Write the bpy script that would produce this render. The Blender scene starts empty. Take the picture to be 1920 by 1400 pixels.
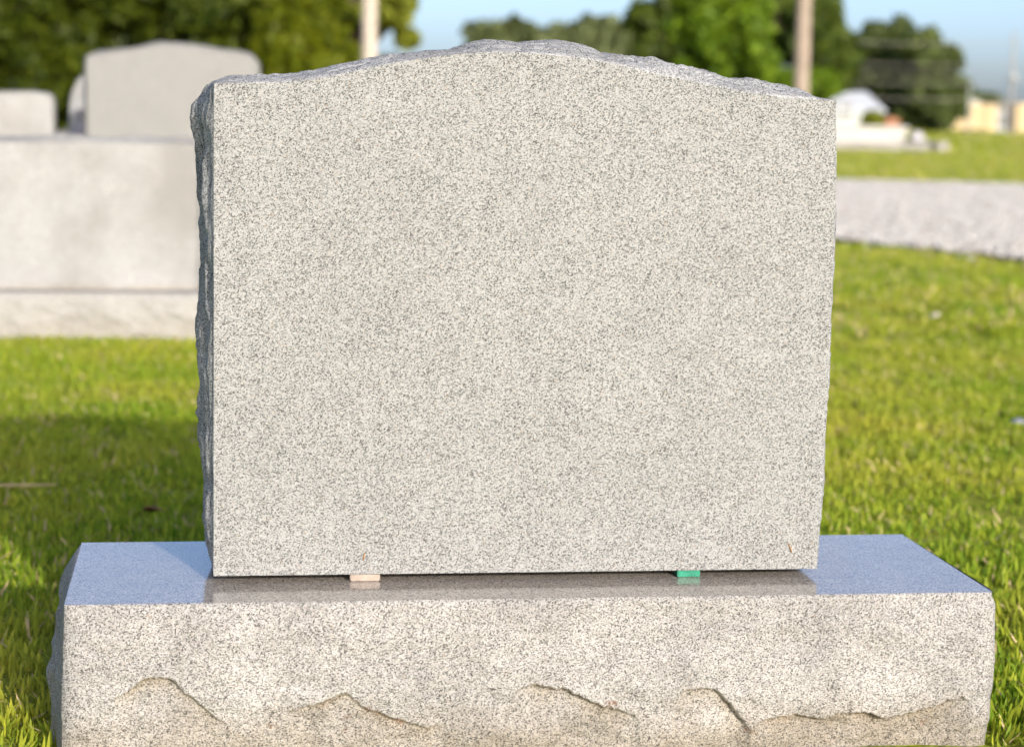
import bpy, math, random
import numpy as np
from mathutils import Vector, Matrix

scene = bpy.context.scene
COL = scene.collection

# ------------------------------------------------------------------ camera
F_PX, IMG_W, IMG_H = 4094.5, 1920.0, 1400.0
CAM = np.array([-0.4327, -2.7394, 0.8317])
PITCH, YAW, ROLL = 0.1199, 0.1400, 0.0173
_f = np.array([math.sin(YAW) * math.cos(PITCH), math.cos(YAW) * math.cos(PITCH), -math.sin(PITCH)])
_r = np.array([math.cos(YAW), -math.sin(YAW), 0.0])
_u = np.cross(_r, _f)
R_ = math.cos(ROLL) * _r + math.sin(ROLL) * _u
U_ = -math.sin(ROLL) * _r + math.cos(ROLL) * _u
cam_data = bpy.data.cameras.new('camera')
cam = bpy.data.objects.new('camera', cam_data)
COL.objects.link(cam)
cam.matrix_world = Matrix(((R_[0], U_[0], -_f[0], CAM[0]), (R_[1], U_[1], -_f[1], CAM[1]),
                           (R_[2], U_[2], -_f[2], CAM[2]), (0, 0, 0, 1)))
cam_data.sensor_fit = 'HORIZONTAL'
cam_data.sensor_width = 36.0
cam_data.lens = F_PX / IMG_W * 36.0
cam_data.clip_start = 0.05
cam_data.clip_end = 5000
cam_data.dof.use_dof = True
cam_data.dof.focus_distance = 2.86
cam_data.dof.aperture_fstop = 4.7
scene.camera = cam

# ------------------------------------------------------------------ sky and sun
SUN_EL, SUN_AZ = math.radians(17.2), math.radians(16.0)      # azimuth: to the right of straight behind the camera
SUN_DIR = Vector((math.sin(SUN_AZ) * math.cos(SUN_EL), -math.cos(SUN_AZ) * math.cos(SUN_EL), math.sin(SUN_EL)))
world = bpy.data.worlds.new('World')
scene.world = world
world.use_nodes = True
wn = world.node_tree
wn.nodes.clear()
sky = wn.nodes.new('ShaderNodeTexSky')
sky.sky_type = 'NISHITA'
sky.sun_disc = False
sky.sun_elevation = SUN_EL
sky.sun_rotation = math.atan2(SUN_DIR.x, SUN_DIR.y)
sky.altitude = 1900
sky.air_density = 0.6
sky.dust_density = 10.0
sky.ozone_density = 1.2
bg = wn.nodes.new('ShaderNodeBackground')
bg.inputs['Strength'].default_value = 0.13
wo = wn.nodes.new('ShaderNodeOutputWorld')
wn.links.new(sky.outputs[0], bg.inputs[0])
wn.links.new(bg.outputs[0], wo.inputs[0])
sun_data = bpy.data.lights.new('sun', 'SUN')
sun_data.energy = 2.4
sun_data.angle = math.radians(1.0)
sun_data.color = (1.0, 0.915, 0.80)
sun = bpy.data.objects.new('sun', sun_data)
COL.objects.link(sun)
sun.rotation_euler = SUN_DIR.to_track_quat('Z', 'Y').to_euler()
vs = scene.view_settings
vs.view_transform = 'Standard'
vs.look = 'None'
vs.exposure = 1.1
vs.gamma = 1.0
vs.use_curve_mapping = False
scene.cycles.use_denoising = True
scene.cycles.max_bounces = 5
scene.cycles.diffuse_bounces = 3
scene.cycles.glossy_bounces = 3
scene.cycles.transmission_bounces = 3
scene.cycles.transparent_max_bounces = 8

rng = np.random.default_rng(7)
random.seed(7)


def at(px, py, Y):
    """world point on the plane y = Y that lies at photo position px, py"""
    d = _f * F_PX + R_ * (px - 960) - U_ * (py - 700)
    return Vector(CAM + d * ((Y - CAM[1]) / d[1]))


def gx(px, Y):
    """world x on the ground at distance Y under photo column px (taken at the horizon)"""
    return at(px, 205 + 0.0173 * (px - 960), Y).x


# ------------------------------------------------------------------ helpers
def tag(o, label=None, cat=None, group=None, kind=None):
    if label: o['label'] = label
    if cat: o['category'] = cat
    if group: o['group'] = group
    if kind: o['kind'] = kind
    return o


def empty(name, loc=(0, 0, 0), rz=0.0):
    o = bpy.data.objects.new(name, None)
    o.empty_display_size = 0.1
    COL.objects.link(o)
    o.location = loc
    o.rotation_euler = (0, 0, rz)
    return o


def mesh_obj(name, verts, faces, mat, parent=None, smooth=False, link=True):
    me = bpy.data.meshes.new(name)
    me.from_pydata([tuple(map(float, v)) for v in verts], [], [tuple(map(int, f)) for f in faces])
    me.update()
    if smooth:
        me.polygons.foreach_set('use_smooth', [True] * len(me.polygons))
    if mat: me.materials.append(mat)
    o = bpy.data.objects.new(name, me)
    if link: COL.objects.link(o)
    if parent: o.parent = parent
    return o


def fast_mesh(name, verts, quads=None, tris=None, mat=None, parent=None, smooth=False, link=True):
    me = bpy.data.meshes.new(name)
    verts = np.asarray(verts, dtype=np.float32)
    me.vertices.add(len(verts))
    me.vertices.foreach_set('co', verts.ravel())
    loops, starts, n = [], [], 0
    for a, k in ((quads, 4), (tris, 3)):
        if a is None or len(a) == 0: continue
        a = np.asarray(a, dtype=np.int32)
        loops.append(a.ravel())
        starts.append(n + np.arange(len(a)) * k)
        n += a.size
    loops = np.concatenate(loops); starts = np.concatenate(starts)
    me.loops.add(len(loops))
    me.loops.foreach_set('vertex_index', loops)
    me.polygons.add(len(starts))
    me.polygons.foreach_set('loop_start', starts.astype(np.int32))
    if smooth:
        me.polygons.foreach_set('use_smooth', np.ones(len(starts), dtype=bool))
    me.update(calc_edges=True)
    me.validate()
    if mat: me.materials.append(mat)
    o = bpy.data.objects.new(name, me)
    if link: COL.objects.link(o)
    if parent: o.parent = parent
    return o


def grid_quads(nu, nv, flip=False):
    i, j = np.meshgrid(np.arange(nu - 1), np.arange(nv - 1), indexing='ij')
    a = i * nv + j
    q = np.stack([a, a + nv, a + nv + 1, a + 1], -1).reshape(-1, 4)
    return q[:, ::-1] if flip else q


def box(name, c, s, mat, parent=None, bevel=0.0, top_inset=0.0):
    """box centred at c (x, y), base at c.z, size s; bevelled edges"""
    import bmesh
    bm = bmesh.new()
    bmesh.ops.create_cube(bm, size=1.0)
    for v in bm.verts:
        v.co = Vector((v.co.x * s[0], v.co.y * s[1], (v.co.z + .5) * s[2]))
        if top_inset and v.co.z > s[2] * .5:
            v.co.x -= math.copysign(top_inset, v.co.x); v.co.y -= math.copysign(top_inset, v.co.y)
        v.co += Vector(c)
    if bevel:
        bmesh.ops.bevel(bm, geom=list(bm.edges), offset=bevel, segments=2, affect='EDGES')
    me = bpy.data.meshes.new(name)
    bm.to_mesh(me); bm.free()
    me.materials.append(mat)
    o = bpy.data.objects.new(name, me)
    COL.objects.link(o)
    if parent: o.parent = parent
    return o


def tube(name, path, radii, mat, parent=None, n=10, cap=True, link=True):
    path = [Vector(p) for p in path]
    V, Q, T = [], [], []
    for i, p in enumerate(path):
        d = (path[min(i + 1, len(path) - 1)] - path[max(i - 1, 0)]).normalized()
        a = d.orthogonal().normalized() if abs(d.z) > .9 or True else None
        ref = Vector((1, 0, 0)) if abs(d.x) < .8 else Vector((0, 0, 1))
        a = (ref - d * ref.dot(d)).normalized(); b = d.cross(a)
        r = radii[i] if hasattr(radii, '__len__') else radii
        for k in range(n):
            t = 2 * math.pi * k / n
            V.append(p + a * math.cos(t) * r + b * math.sin(t) * r)
    for i in range(len(path) - 1):
        for k in range(n):
            Q.append((i * n + k, i * n + (k + 1) % n, (i + 1) * n + (k + 1) % n, (i + 1) * n + k))
    if cap:
        Q.append(tuple(range(n))[::-1]); Q.append(tuple((len(path) - 1) * n + k for k in range(n)))
    return mesh_obj(name, V, Q, mat, parent, True, link)


# ---- numpy noise
def _hash(ix, iy, seed):
    h = (ix.astype(np.int64) * 374761393 + iy.astype(np.int64) * 668265263 + seed * 1442695041) & 0x7fffffff
    h = ((h ^ (h >> 13)) * 1274126177) & 0x7fffffff
    return ((h ^ (h >> 16)) & 0xffffff) / float(0xffffff)


def vnoise(x, y, seed=0):
    x0, y0 = np.floor(x), np.floor(y)
    fx, fy = x - x0, y - y0
    fx = fx * fx * fx * (fx * (fx * 6 - 15) + 10); fy = fy * fy * fy * (fy * (fy * 6 - 15) + 10)
    a = _hash(x0, y0, seed); b = _hash(x0 + 1, y0, seed); c = _hash(x0, y0 + 1, seed); d = _hash(x0 + 1, y0 + 1, seed)
    return (a * (1 - fx) + b * fx) * (1 - fy) + (c * (1 - fx) + d * fx) * fy


def fbm(x, y, seed=0, octv=4, gain=.5):
    s, a, n = 0, 1., 0
    for k in range(octv):
        s = s + a * (vnoise(x * 2 ** k + 13.7 * k, y * 2 ** k - 7.3 * k, seed + k) - .5); n += a; a *= gain
    return s / n * 2


def scallop(x, y, seed=0, k=1.0):
    """conchoidal rock surface: concave bites meeting in sharp ridges, about 0..1"""
    x0, y0 = np.floor(x), np.floor(y)
    best = np.full(np.broadcast(x, y).shape, 9.)
    for di in (-1, 0, 1):
        for dj in (-1, 0, 1):
            cx, cy = x0 + di, y0 + dj
            px = cx + _hash(cx, cy, seed); py = cy + _hash(cx, cy, seed + 11)
            hh = _hash(cx, cy, seed + 23) * .7
            best = np.minimum(best, hh + k * ((x - px) ** 2 + (y - py) ** 2))
    return best


# ------------------------------------------------------------------ materials
def new_mat(name):
    m = bpy.data.materials.new(name)
    m.use_nodes = True
    nt = m.node_tree
    nt.nodes.clear()
    out = nt.nodes.new('ShaderNodeOutputMaterial')
    b = nt.nodes.new('ShaderNodeBsdfPrincipled')
    nt.links.new(b.outputs[0], out.inputs[0])
    return m, nt, b, out


def ramp(nt, fac, stops, interp='LINEAR'):
    n = nt.nodes.new('ShaderNodeValToRGB')
    n.color_ramp.interpolation = interp
    e = n.color_ramp.elements
    while len(e) < len(stops): e.new(.5)
    for el, (p, c) in zip(e, stops):
        el.position = p; el.color = (*c, 1) if len(c) == 3 else c
    nt.links.new(fac, n.inputs[0])
    return n.outputs[0]


def noise(nt, vec, scale, detail=3, rough=.55, dist=0.0):
    n = nt.nodes.new('ShaderNodeTexNoise')
    n.inputs['Scale'].default_value = scale; n.inputs['Detail'].default_value = detail
    n.inputs['Roughness'].default_value = rough; n.inputs['Distortion'].default_value = dist
    if vec is not None: nt.links.new(vec, n.inputs['Vector'])
    return n


def mixc(nt, fac, a, b, mode='MIX'):
    n = nt.nodes.new('ShaderNodeMix')
    n.data_type = 'RGBA'; n.blend_type = mode
    for sock, v in ((n.inputs[0], fac), (n.inputs[6], a), (n.inputs[7], b)):
        if isinstance(v, (int, float)): sock.default_value = v
        elif isinstance(v, (tuple, list)): sock.default_value = (*v, 1) if len(v) == 3 else v
        else: nt.links.new(v, sock)
    return n.outputs[2]


def math_n(nt, op, a, b=None, clamp=False):
    n = nt.nodes.new('ShaderNodeMath'); n.operation = op; n.use_clamp = clamp
    for k, v in enumerate((a, b)):
        if v is None: continue
        if isinstance(v, (int, float)): n.inputs[k].default_value = v
        else: nt.links.new(v, n.inputs[k])
    return n.outputs[0]


def geo_pos(nt):
    g = nt.nodes.new('ShaderNodeNewGeometry')
    return g.outputs['Position']


def bump(nt, b, h, strength, dist):
    n = nt.nodes.new('ShaderNodeBump')
    n.inputs['Strength'].default_value = strength; n.inputs['Distance'].default_value = dist
    nt.links.new(h, n.inputs['Height']); nt.links.new(n.outputs[0], b.inputs['Normal'])


def granite(name, tint=(1, 1, 1), gain=1.0, rough=.75, stain=None, mottle=.12, grain=660.0, bump_d=.0006,
            spec=.35, contrast=1.0, smudge=0.0, attrs=False, coarse=0.0):
    m, nt, b, out = new_mat(name)
    P = geo_pos(nt)
    mp = nt.nodes.new('ShaderNodeMapping'); nt.links.new(P, mp.inputs['Vector'])
    mp.inputs['Rotation'].default_value = (.15, math.radians(38), .2)
    mp.inputs['Scale'].default_value = (1, 1, 1.2)
    wob = noise(nt, mp.outputs[0], grain * .9, 1)
    va = nt.nodes.new('ShaderNodeVectorMath'); va.operation = 'MULTIPLY_ADD'
    nt.links.new(wob.outputs['Color'], va.inputs[0]); va.inputs[1].default_value = (.0012,) * 3
    nt.links.new(mp.outputs[0], va.inputs[2])
    v1 = nt.nodes.new('ShaderNodeTexVoronoi'); v1.inputs['Scale'].default_value = grain
    nt.links.new(va.outputs[0], v1.inputs['Vector'])
    sx = nt.nodes.new('ShaderNodeSeparateXYZ'); nt.links.new(v1.outputs['Color'], sx.inputs[0])
    patch = noise(nt, P, 38, 4, .65)
    f = math_n(nt, 'ADD', sx.outputs[0], math_n(nt, 'MULTIPLY', math_n(nt, 'SUBTRACT', patch.outputs['Fac'], .5), .34), True)

    def g(v):
        c = .40 + (v - .40) * contrast
        return tuple(max(.02, c * gain * t) for t in tint)
    c1 = ramp(nt, f, [(0.0, g(.08)), (.09, g(.12)), (.17, g(.23)), (.32, g(.36)), (.50, g(.47)), (.74, g(.57)), (1, g(.66))])
    # second mineral: scattered small black mica
    v2 = nt.nodes.new('ShaderNodeTexVoronoi'); v2.inputs['Scale'].default_value = grain * .62
    nt.links.new(va.outputs[0], v2.inputs['Vector'])
    s2 = nt.nodes.new('ShaderNodeSeparateXYZ'); nt.links.new(v2.outputs['Color'], s2.inputs[0])
    mica = math_n(nt, 'MULTIPLY', math_n(nt, 'LESS_THAN', s2.outputs[1], .10), math_n(nt, 'LESS_THAN', v2.outputs['Distance'], .42))
    c2 = mixc(nt, math_n(nt, 'MULTIPLY', mica, .8), c1, g(.09))
    spar = math_n(nt, 'MULTIPLY', math_n(nt, 'GREATER_THAN', s2.outputs[0], .86), math_n(nt, 'LESS_THAN', v2.outputs['Distance'], .5))
    c2 = mixc(nt, math_n(nt, 'MULTIPLY', spar, .6), c2, g(.64))
    warmf = math_n(nt, 'GREATER_THAN', s2.outputs[2], .975)
    c2 = mixc(nt, math_n(nt, 'MULTIPLY', warmf, .30), c2, (.30, .22, .15))
    # broad tonal drift
    big = noise(nt, P, 7.0, 5, .6)
    bf = ramp(nt, big.outputs['Fac'], [(.3, (1 - mottle,) * 3), (.7, (1 + mottle * .3,) * 3)])
    c3 = mixc(nt, 1.0, c2, bf, 'MULTIPLY')
    if smudge:
        sm = noise(nt, P, 3.1, 5, .62)
        c3 = mixc(nt, math_n(nt, 'MULTIPLY', ramp(nt, sm.outputs['Fac'], [(.44, (0, 0, 0)), (.68, (1, 1, 1))]), smudge), c3,
                  (.19 * tint[0], .185 * tint[1], .175 * tint[2]))
    if stain:      # ochre splash of soil on the lowest part: (z low, z high, colour, strength)
        z0, z1, sc, st = stain
        sp = nt.nodes.new('ShaderNodeSeparateXYZ'); nt.links.new(P, sp.inputs[0])
        nz = noise(nt, P, 14, 5, .65)
        zz = math_n(nt, 'ADD', sp.outputs[2], math_n(nt, 'MULTIPLY', math_n(nt, 'SUBTRACT', nz.outputs['Fac'], .5), (z1 - z0) * 1.3))
        mr = nt.nodes.new('ShaderNodeMapRange'); nt.links.new(zz, mr.inputs[0])
        mr.inputs[1].default_value = z1; mr.inputs[2].default_value = z0
        c3 = mixc(nt, math_n(nt, 'MULTIPLY', mr.outputs[0], st), c3, mixc(nt, .75, c3, sc, 'MULTIPLY'))
    if attrs:      # rust spots and soil tint plus painted shade under the fracture ledges
        a1 = nt.nodes.new('ShaderNodeAttribute'); a1.attribute_name = 'earth_shade'
        c3 = mixc(nt, a1.outputs['Fac'], c3, mixc(nt, 1.0, c3, (.78, .69, .55), 'MULTIPLY'))
        a2 = nt.nodes.new('ShaderNodeAttribute'); a2.attribute_name = 'rust'
        rn = noise(nt, P, 320, 3, .7)
        rf = math_n(nt, 'MULTIPLY', a2.outputs['Fac'], ramp(nt, rn.outputs['Fac'], [(.48, (0, 0, 0)), (.58, (1, 1, 1))]))
        c3 = mixc(nt, rf, c3, (.12, .042, .01))
    nt.links.new(c3, b.inputs['Base Color'])
    b.inputs['Roughness'].default_value = rough
    b.inputs['Specular IOR Level'].default_value = spec
    if bump_d:
        fine = noise(nt, P, grain * .8, 3, .6)
        h = math_n(nt, 'MULTIPLY', fine.outputs['Fac'], bump_d)
        if coarse:
            h = math_n(nt, 'ADD', h, math_n(nt, 'MULTIPLY', noise(nt, P, 75, 5, .7).outputs['Fac'], coarse))
        bump(nt, b, h, .7, 1.0)
    return m


def simple(name, col, rough=.7, var=.15, scale=8, bumpd=0.0, bscale=60, spec=.3, col2=None, metallic=0):
    m, nt, b, out = new_mat(name)
    P = geo_pos(nt)
    n = noise(nt, P, scale, 5, .6)
    lo = tuple(c * (1 - var) for c in col); hi = tuple(min(.95, c * (1 + var)) for c in (col2 or col))
    nt.links.new(ramp(nt, n.outputs['Fac'], [(.3, lo), (.7, hi)]), b.inputs['Base Color'])
    b.inputs['Roughness'].default_value = rough
    b.inputs['Specular IOR Level'].default_value = spec
    b.inputs['Metallic'].default_value = metallic
    if bumpd:
        bump(nt, b, noise(nt, P, bscale, 4, .6).outputs['Fac'], .7, bumpd)
    return m


def leaf_mat(name, c_lo, c_hi, trans=.35, scale=1.2, rough=.55, patch=None):
    m, nt, b, out = new_mat(name)
    P = geo_pos(nt)
    oi = nt.nodes.new('ShaderNodeObjectInfo')
    g = nt.nodes.new('ShaderNodeNewGeometry')
    n = noise(nt, P, scale, 4, .6)
    f = math_n(nt, 'ADD', math_n(nt, 'MULTIPLY', n.outputs['Fac'], .75), math_n(nt, 'MULTIPLY', oi.outputs['Random'], .0))
    f = math_n(nt, 'ADD', f, math_n(nt, 'MULTIPLY', math_n(nt, 'SUBTRACT', g.outputs['Random Per Island'], .5), .55), True)
    c = ramp(nt, f, [(.15, c_lo), (.75, c_hi)])
    if patch:
        pn = noise(nt, P, patch[0], 4, .6)
        c = mixc(nt, math_n(nt, 'MULTIPLY', ramp(nt, pn.outputs['Fac'], [(.45, (0, 0, 0)), (.68, (1, 1, 1))]), patch[2]), c, patch[1])
    dry = math_n(nt, 'GREATER_THAN', g.outputs['Random Per Island'], .95)
    nt.links.new(c, b.inputs['Base Color'])
    b.inputs['Roughness'].default_value = rough
    b.inputs['Specular IOR Level'].default_value = .25
    t = nt.nodes.new('ShaderNodeBsdfTranslucent'); nt.links.new(c, t.inputs['Color'])
    mx = nt.nodes.new('ShaderNodeMixShader'); mx.inputs[0].default_value = trans
    nt.links.new(b.outputs[0], mx.inputs[1]); nt.links.new(t.outputs[0], mx.inputs[2])
    nt.links.new(mx.outputs[0], out.inputs[0])
    return m


M = {}
M['die_face'] = granite('granite_sawn_face', (.97, 1.0, 1.005), .50, .7, mottle=.06, contrast=.95)
M['die_rough'] = granite('granite_rock_pitch', (.97, 1.0, 1.03), .74, .8, mottle=.25, bump_d=.0016, coarse=.006)
M['base_rough'] = granite('granite_rock_pitch_base', (1.0, .985, .975), .665, .8, stain=(-.01, .08, (.76, .63, .45), .8),
                          mottle=.28, bump_d=.0014, attrs=True, coarse=.006)
M['base_top'] = granite('granite_polished', (1.10, 1.0, .90), .72, .12, mottle=.14, bump_d=0, spec=.95, contrast=1.0)
M['old_granite'] = granite('granite_old_face', (.985, .995, 1.0), .74, .75, mottle=.10, smudge=.75, grain=420, contrast=.5, stain=(.165, .195, (.80, .66, .45), .7))
M['old_granite_b'] = granite('granite_old_face_b', (.98, .985, .98), .535, .75, mottle=.06, smudge=.12, grain=420, contrast=.5)
M['old_base'] = granite('granite_old_base', (1.0, .985, .95), .72, .85, stain=(0, .12, (.88, .78, .6), .5), mottle=.12, grain=420, contrast=.5)
M['pink_granite'] = granite('granite_pink', (1.02, .92, .87), .55, .7, grain=300)

# ------------------------------------------------------------------ ground, lawn sheet and gravel drive
def build_ground():
    m, nt, b, out = new_mat('lawn_soil')
    P = geo_pos(nt)
    n1 = noise(nt, P, .35, 5, .6); n2 = noise(nt, P, 9, 5, .7); n3 = noise(nt, P, 60, 3, .6)
    c = ramp(nt, n1.outputs['Fac'], [(.3, (.20, .25, .022)), (.7, (.36, .37, .045))])
    c = mixc(nt, math_n(nt, 'MULTIPLY', ramp(nt, n2.outputs['Fac'], [(.4, (0, 0, 0)), (.7, (1, 1, 1))]), .5), c, (.10, .15, .014))
    c = mixc(nt, math_n(nt, 'MULTIPLY', ramp(nt, n3.outputs['Fac'], [(.5, (0, 0, 0)), (.75, (1, 1, 1))]), .4), c, (.16, .13, .06))
    nt.links.new(c, b.inputs['Base Color'])
    b.inputs['Roughness'].default_value = .95
    b.inputs['Specular IOR Level'].default_value = .1
    bump(nt, b, n3.outputs['Fac'], .8, .03)
    s = np.concatenate([np.linspace(-900, -40, 20), np.linspace(-36, 36, 73), np.linspace(40, 900, 20)])
    t = np.concatenate([np.linspace(-300, -12, 8), np.linspace(-10, 60, 71), np.linspace(65, 1500, 25)])
    X, Yy = np.meshgrid(s, t, indexing='ij')
    Z = fbm(X * .25, Yy * .25, 3, 3) * .03 * np.clip((Yy - 6) / 6, 0, 1) * np.clip((50 - Yy) / 20, 0, 1)
    Z -= .006
    V = np.stack([X, Yy, Z], -1).reshape(-1, 3)
    o = fast_mesh('ground', V, grid_quads(len(s), len(t)), None, m, None, True)
    tag(o, kind='structure')


build_ground()

# gravel drive: near edge sweeps away to the left, far edge runs straight across
NEAR = [(14, 1.0), (9, 4.4), (6.2, 6.6), (4.9, 8.1), (4.21, 9.25), (3.95, 9.95), (3.72, 10.8), (3.60, 11.5), (3.2, 13.2), (2.2, 15.4), (.3, 17.6), (-3, 19.4), (-8, 20.5), (-25, 21.4)]
FAR = [(34, 18.6), (20, 20.6), (12, 22.3), (9.43, 22.85), (8.4, 23.3), (7.3, 23.75), (4, 24.2), (0, 24.6), (-8, 25), (-25, 25.4)]


def resample(pts, n):
    p = np.array(pts, float)
    d = np.r_[0, np.cumsum(np.hypot(*np.diff(p, axis=0).T))]
    s = np.linspace(0, d[-1], n)
    return np.stack([np.interp(s, d, p[:, 0]), np.interp(s, d, p[:, 1])], -1)


NN = 420
near_p, far_p = resample(NEAR, NN), resample(FAR, NN)
ss = np.linspace(0, 1, NN)
near_p[:, 0] += fbm(ss * 160, ss * 0, 5, 4) * .10; near_p[:, 1] += fbm(ss * 150, ss * 0 + 4, 6, 4) * .14
far_p[:, 1] += fbm(ss * 160, ss * 0 + 9, 7, 4) * .22


def build_road():
    m, nt, b, out = new_mat('gravel')
    P = geo_pos(nt)
    v = nt.nodes.new('ShaderNodeTexVoronoi'); v.inputs['Scale'].default_value = 38; nt.links.new(P, v.inputs['Vector'])
    sx = nt.nodes.new('ShaderNodeSeparateXYZ'); nt.links.new(v.outputs['Color'], sx.inputs[0])
    c = ramp(nt, sx.outputs[0], [(0, (.28, .265, .25)), (.5, (.38, .365, .35)), (1, (.50, .485, .47))])
    n = noise(nt, P, .8, 5, .6)
    c = mixc(nt, ramp(nt, n.outputs['Fac'], [(.35, (0, 0, 0)), (.75, (.6, .6, .6))]), c, (.38, .345, .315))
    nt.links.new(c, b.inputs['Base Color'])
    b.inputs['Roughness'].default_value = .9
    bump(nt, b, v.outputs['Distance'], .8, .012)
    K = 14
    V = np.zeros((NN, K, 3))
    for k in range(K):
        t = k / (K - 1)
        V[:, k, :2] = near_p * (1 - t) + far_p * t
        V[:, k, 2] = .034
    o = fast_mesh('gravel_drive', V.reshape(-1, 3), grid_quads(NN, K), None, m, None, True)
    tag(o, kind='structure')


build_road()


def inside_road(x, y):
    poly = np.concatenate([near_p, far_p[::-1]])
    j = len(poly) - 1
    res = np.zeros(len(x), bool)
    xi, yi = poly[:, 0], poly[:, 1]
    for i in range(len(poly)):
        if yi[i] != yi[j]:
            c = ((yi[i] > y) != (yi[j] > y)) & (x < (xi[j] - xi[i]) * (y - yi[i]) / (yi[j] - yi[i]) + xi[i])
            res ^= c
        j = i
    return res


# ------------------------------------------------------------------ scattering of uncountable stuff
def scatter(name, pts, rz, sc, variants, mat_unused=None, tilt=None):
    col = bpy.data.collections.new(name + '_kinds')
    for v in variants: col.objects.link(v)
    me = bpy.data.meshes.new(name)
    me.vertices.add(len(pts))
    me.vertices.foreach_set('co', np.asarray(pts, np.float32).ravel())
    rot = np.zeros((len(pts), 3), np.float32); rot[:, 2] = rz
    if tilt is not None: rot[:, :2] = tilt
    a = me.attributes.new('rot', 'FLOAT_VECTOR', 'POINT'); a.data.foreach_set('vector', rot.ravel())
    a = me.attributes.new('scl', 'FLOAT', 'POINT'); a.data.foreach_set('value', np.asarray(sc, np.float32))
    o = bpy.data.objects.new(name, me); COL.objects.link(o)
    ng = bpy.data.node_groups.new(name + '_nodes', 'GeometryNodeTree')
    ng.interface.new_socket('Geometry', in_out='INPUT', socket_type='NodeSocketGeometry')
    ng.interface.new_socket('Geometry', in_out='OUTPUT', socket_type='NodeSocketGeometry')
    gi = ng.nodes.new('NodeGroupInput'); go = ng.nodes.new('NodeGroupOutput')
    ip = ng.nodes.new('GeometryNodeInstanceOnPoints')
    ci = ng.nodes.new('GeometryNodeCollectionInfo')
    ci.inputs['Collection'].default_value = col
    ci.inputs['Separate Children'].default_value = True
    ci.inputs['Reset Children'].default_value = True
    ip.inputs['Pick Instance'].default_value = True
    ra = ng.nodes.new('GeometryNodeInputNamedAttribute'); ra.data_type = 'FLOAT_VECTOR'; ra.inputs[0].default_value = 'rot'
    sa = ng.nodes.new('GeometryNodeInputNamedAttribute'); sa.data_type = 'FLOAT'; sa.inputs[0].default_value = 'scl'
    er = ng.nodes.new('FunctionNodeEulerToRotation')
    L = ng.links.new
    L(gi.outputs[0], ip.inputs['Points']); L(ci.outputs[0], ip.inputs['Instance'])
    L(ra.outputs['Attribute'], er.inputs[0]); L(er.outputs[0], ip.inputs['Rotation'])
    L(sa.outputs['Attribute'], ip.inputs['Scale']); L(ip.outputs[0], go.inputs[0])
    md = o.modifiers.new('scatter', 'NODES'); md.node_group = ng
    return o


M['grass'] = leaf_mat('grass_blade', (.17, .30, .018), (.53, .56, .05), .5, 1.4, .6, patch=(1.1, (.56, .49, .07), .6))
M['dry'] = simple('dry_grass', (.46, .36, .20), .8, .25, 30)


def tuft(seed, nb, h, spread, width):
    r = np.random.default_rng(seed)
    V, Q, T, mats = [], [], [], []
    dryq = []
    for i in range(nb):
        a = r.uniform(0, 2 * math.pi); rad = spread * math.sqrt(r.uniform())
        x, y = rad * math.cos(a), rad * math.sin(a)
        hh = h * r.uniform(.55, 1.25); w = width * r.uniform(.7, 1.3)
        ld = r.uniform(0, 2 * math.pi); lean = hh * abs(r.normal(0.45, .55))
        lean = min(lean, hh * 1.5)
        fa = ld + math.pi / 2 + r.normal(0, .6)
        wx, wy = math.cos(fa) * w / 2, math.sin(fa) * w / 2
        b = len(V)
        for t, ws in ((0, .8), (.4, 1.0), (.75, .75)):
            cx = x + math.cos(ld) * lean * t ** 1.7; cy = y + math.sin(ld) * lean * t ** 1.7
            z = hh * (t - .28 * (lean / hh) * t ** 2) - .004
            V += [(cx - wx * ws, cy - wy * ws, z), (cx + wx * ws, cy + wy * ws, z)]
        V.append((x + math.cos(ld) * lean, y + math.sin(ld) * lean, hh * (1 - .28 * lean / hh)))
        Q += [(b, b + 1, b + 3, b + 2), (b + 2, b + 3, b + 5, b + 4)]
        T.append((b + 4, b + 5, b + 6))
        dd = r.uniform() < .10
        dryq += [dd, dd]; mats.append(dd)
    o = fast_mesh('grass_tuft', V, Q, T, M['grass'], None, True, link=False)
    o.data.materials.append(M['dry'])
    o.data.polygons.foreach_set('material_index', np.array(dryq + mats, np.int32))
    return o


def lawn(name, label, nb, h, spread, width, region, dens, sc_rng, seed):
    r = np.random.default_rng(seed)
    x0, x1, y0, y1 = region
    n = int((x1 - x0) * (y1 - y0) * dens)
    x = r.uniform(x0, x1, n); y = r.uniform(y0, y1, n)
    # keep to what the camera and a camera a step to the side can see
    d = y - CAM[1]
    keep = (x > -1.6 - .22 * d) & (x < 1.2 + .46 * d)
    # nothing inside the stones or on the drive
    keep &= ~((abs(x) < .605) & (y > -.035) & (y < .385))
    keep &= ~((x > -2.6) & (x < -.28) & (y > 5.08) & (y < 5.6))
    x, y = x[keep], y[keep]
    rd = ~inside_road(x, y)
    x, y = x[rd], y[rd]
    lush = fbm(x * 1.3, y * 1.3, 21, 3)
    thin = r.uniform(size=len(x)) < .72 + .5 * lush
    x, y, lush = x[thin], y[thin], lush[thin]
    z = fbm(x * .25, y * .25, 3, 3) * .03 * np.clip((y - 6) / 6, 0, 1) - .008
    sc = r.uniform(*sc_rng, len(x)) * (1 + .35 * lush)
    front = (abs(x) < .66) & (y < .06)          # trodden and clipped short before the base
    sc = np.where(front, sc * .55, sc)
    o = scatter(name, np.stack([x, y, z], -1), r.uniform(0, 6.283, len(x)), sc, [tuft(seed * 10 + k, nb, h, spread, width) for k in range(6)],
                tilt=r.normal(0, .12, (len(x), 2)))
    tag(o, label, 'grass', kind='stuff')
    return o


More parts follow.
